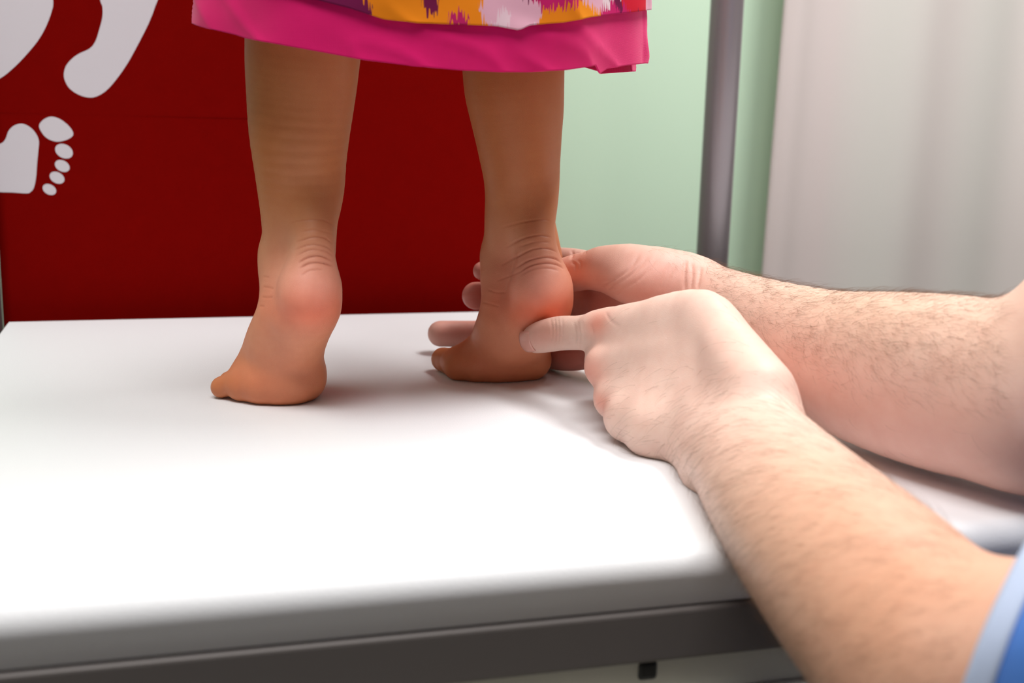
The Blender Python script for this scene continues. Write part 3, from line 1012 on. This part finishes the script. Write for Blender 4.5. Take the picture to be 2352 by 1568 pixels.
SK_M = s2l((230, 195, 180))
CF = tint(VF, SK_M, [
    (P(1500, 660, .74), (.045, .03, .03), s2l((226, 150, 136)), .75), (P(1350, 630, .775), (.03, .03, .025), s2l((226, 150, 126)), .75),
    (P(1120, 690, .85), (.09, .05, .06), s2l((196, 104, 92)), .9), (P(1330, 820, .81), (.04, .04, .03), s2l((196, 104, 92)), .8), (P(1370, 710, .80), (.03, .03, .03), s2l((200, 110, 95)), .8),
    (P(1840, 840, .65), (.05, .06, .03), s2l((226, 166, 150)), .6), (P(2150, 990, .58), (.08, .08, .035), s2l((222, 168, 154)), .6), (P(2000, 710, .62), (.10, .12, .022), s2l((222, 184, 160)), .8),  # top of the forearm painted darker where the lamps overexpose it
    (P(1883, 913, .65), (.0012, .002, .0012), s2l((170, 90, 70)), .8)])
CN = tint(VN, SK_M, [
    (P(1378, 745, .69), (.010, .012, .008), s2l((228, 140, 118)), .8), (P(1362, 850, .68), (.009, .014, .010), s2l((228, 142, 122)), .75), (P(1375, 928, .66), (.008, .012, .007), s2l((228, 142, 122)), .7),
    (P(1262, 765, .72), (.007, .02, .009), s2l((226, 150, 130)), .7), (P(1225, 780, .73), (.008, .02, .012), s2l((224, 150, 136)), .6),
    (P(1850, 1200, .44), (.07, .09, .06), s2l((218, 173, 146)), .75), (P(2100, 1450, .38), (.07, .07, .06), s2l((202, 142, 108)), .75),
    (P(1935, 1386, .41), (.0018, .003, .0018), s2l((160, 84, 50)), .8), (P(1500, 822, .64), (.0008, .002, .0008), s2l((200, 130, 80)), .8)])
V, F, C = join_parts([(VF, FF, CF), (VN, FN, CN)])
# flesh that rests on the pad is flattened by it
yy = np.clip(V[:, 1] - YN, 0, .0105)
zs_ = ZC + .0003 - .0105 + np.sqrt(np.maximum(.0105 ** 2 - (.0105 - yy) ** 2, 0))
under = (V[:, 1] > YN + .0005) & (V[:, 2] < zs_) & (V[:, 2] > ZC - .03)
print('flattened', int(under.sum()), 'deepest', float((zs_ - V[:, 2])[under].max()) if under.any() else 0)
V[under, 2] = zs_[under]
o = big_mesh('body', V, F, M_SKIN_M, man); paint(o, C)

# thumb nail
nc = P(1219, 787, .735)


def nail(name, c, u, v, w, a, b, parent):
    """small curved plate: u along, v across, w outward"""
    Vn = []; Fn = []; n, m = 8, 8
    for i in range(n + 1):
        for j in range(m + 1):
            s, t_ = i / n * 2 - 1, j / m * 2 - 1
            rr_ = math.sqrt(max(0.0, 1 - .25 * s * s))
            Vn.append(c + u * a * s + v * b * t_ * rr_ - w * (.0022 * t_ * t_ + .0007 * s * s))
    for i in range(n):
        for j in range(m):
            q = i * (m + 1) + j; Fn.append((q, q + 1, q + m + 2, q + m + 1))
    o = mesh_obj(name, Vn, Fn, M_NAIL, parent)
    so = o.modifiers.new('thick', 'SOLIDIFY'); so.thickness = .0006
    return o


# arm hair
def hair(name, V, F, Nn, count, where, flow, parent, lmin=.006, lmax=.014):
    fc = V[F].mean(1); fn = Nn[F[:, 0]]
    w = where(fc, fn); ar = np.linalg.norm(np.cross(V[F[:, 2]] - V[F[:, 0]], V[F[:, 3]] - V[F[:, 1]]), axis=1)
    w = np.clip(w, 0, None) * ar; w = w / w.sum()
    ids = RNG.choice(len(F), count, p=w)
    base = fc[ids]; nn_ = fn[ids]
    fl = flow(base) + RNG.normal(0, .24, (count, 3))
    fl = fl - nn_ * (fl * nn_).sum(1)[:, None]; fl /= np.linalg.norm(fl, axis=1)[:, None]
    L = RNG.uniform(lmin, lmax, count)[:, None]; lift = RNG.uniform(.2, .75, count)[:, None]
    bend = np.cross(nn_, fl) * RNG.normal(.12, .22, (count, 1))
    segs = 5; rings = []
    for s in range(segs):
        t_ = s / (segs - 1)
        c = base - nn_ * .0004 + L * (fl * t_ + nn_ * (lift * t_ - lift * .75 * t_ * t_) + bend * t_ * t_)
        rad = .00004 * (1 - .75 * t_)
        e1 = nn_; e2 = np.cross(fl, nn_)
        rings.append(np.stack([c + rad * (e1 * math.cos(a) + e2 * math.sin(a)) for a in (0, 2.094, 4.189)], 1))
    R_ = np.stack(rings, 1)                                  # count, segs, 3, 3
    Vh = R_.reshape(-1, 3); Fh = []
    b0 = np.arange(count) * segs * 3
    for s in range(segs - 1):
        for k in range(3):
            a = b0 + s * 3 + k; b = b0 + s * 3 + (k + 1) % 3
            Fh.append(np.stack([a, b, b + 3, a + 3], 1))
    o = big_mesh(name, Vh, np.concatenate(Fh), M_HAIR, parent)
    tag(o, 'fine brown hairs on the forearms', kind='stuff')
    return o


axF = P(1600, 690, .755) - P(2200, 880, .60); axF /= np.linalg.norm(axF)
axN = P(1500, 850, .66) - P(2000, 1350, .43); axN /= np.linalg.norm(axN)


def whF(c, n):
    x, y, d = proj(c)
    up = n[:, 2]
    top = np.clip((up + .15) * 1.6, 0.05, 1) ** 1.6
    return np.where((x > 1620) & (x < 2420), top, np.where((x > 1480) & (up > .6), .12, 0)) * (x < 2300)


def whN(c, n):
    x, y, d = proj(c)
    m = (x > 1400) & (x < 2250) & (y > 700)
    fac = ((c - CAM) * n).sum(1) < .02
    ul = np.clip((y - 760 - .15 * (x - 1400)) / 230, .06, 1) * np.clip((x - 1380) / 260, .25, 1)
    return m * fac * ul


hF = hair('arm_hair', VF, FF, NF, 4200, whF, lambda b: np.tile(-axF * .9 + np.array([0, 0, -.25]), (len(b), 1)), man, .007, .016)
hN = hair('arm_hair', VN, FN, NN, 2300, whN, lambda b: np.tile(axN * .35 - CAMX * .9 + CAMY * .35, (len(b), 1)), man, .007, .016)

nn0 = -.80 * CAMX - .52 * CAMZ + .28 * CAMY; nn0 /= np.linalg.norm(nn0)
tt_ = -.55 * CAMX + .83 * CAMZ; tt_ = tt_ - nn0 * (tt_ @ nn0); tt_ /= np.linalg.norm(tt_)
nail('thumbnail', P(1232, 777, .750) + nn0 * .0094, tt_, np.cross(nn0, tt_), nn0, .0062, .0068, man)

# ---- shirt: trunk and sleeves
elN = P(2215, 1590, .390); shN = np.array([.46, .08, ZC + .08]); shF = np.array([.56, .36, ZC + .275]); elF = P(2380, 922, .566)
sp = Part()
hipm = np.array([.70, .12, ZC - .05]); chest = np.array([.62, .20, ZC + .17])
sp.add(chain([(*hipm, .15), (*((hipm + chest) / 2), .150), (*chest, .135)], flat=None), .03)
sp.add(chain([(*shN, .066), (*chest, .10), (*shF, .066)]), .05)
sp.add(chain([(*(chest + [.0, .02, .10]), .085), (*(chest + [-.02, .03, .17]), .058)]), .04)
VS, FS = sp.build(.005)
shirt = big_mesh('shirt', VS, FS, M_BLUE, man)


def loft_sleeve(name, c0, e1, e2, c1, r1, mat, parent, t0=0.0, t1=1.0, extra=0.0, n=64, m=18):
    """cloth tube from a slanting hem ring (c0, e1, e2) to a round ring at the shoulder"""
    ax = c1 - c0; ax = ax / np.linalg.norm(ax)
    u1 = e1 - ax * (e1 @ ax); u1 = u1 / np.linalg.norm(u1) * r1; u2 = e2 - ax * (e2 @ ax) - u1 * (e2 @ u1) / r1 ** 2
    u2 = u2 / np.linalg.norm(u2) * r1
    V = []; F = []
    for i in range(m + 1):
        t_ = t0 + (t1 - t0) * i / m
        c = c0 + (c1 - c0) * t_; a1 = e1 * (1 - t_) + u1 * t_; a2 = e2 * (1 - t_) + u2 * t_
        for k in range(n):
            u = 2 * math.pi * k / n
            w = 1 + extra + (.05 * math.sin(4 * u + 7 * t_) + .03 * math.sin(9 * u - 11 * t_ + 1)) * min(1, t_ * 4 + .25)
            V.append(c + (a1 * math.cos(u) + a2 * math.sin(u)) * w)
    for i in range(m):
        for k in range(n):
            F.append((i * n + k, i * n + (k + 1) % n, (i + 1) * n + (k + 1) % n, (i + 1) * n + k))
    o = mesh_obj(name, V, F, mat, parent); so = o.modifiers.new('thick', 'SOLIDIFY'); so.thickness = .001
    return o


c0 = P(2282, 1600, .388)
e1 = (CAMX * .336 - CAMY * .942) * .0615; rv = c0 - CAM; rv = rv / np.linalg.norm(rv); e2 = rv * .056 + CAMX * .008
loft_sleeve('sleeve', c0, e1, e2, shN, .072, M_BLUE, shirt)
loft_sleeve('sleeve_hem', c0, e1, e2, shN, .072, M_BLUEHEM, shirt, t0=-.006, t1=.022, extra=.015, m=4)
ax_ = (shF - elF) / np.linalg.norm(shF - elF)
q1 = np.cross(ax_, [0, 0, 1.0]); q1 /= np.linalg.norm(q1); q2 = np.cross(ax_, q1)
c2 = elF + (shF - elF) * .62
loft_sleeve('sleeve', c2, q1 * .062, q2 * .062, shF, .070, M_BLUE, shirt)
loft_sleeve('sleeve_hem', c2, q1 * .062, q2 * .062, shF, .070, M_BLUEHEM, shirt, t0=-.006, t1=.12, extra=.02, m=4)
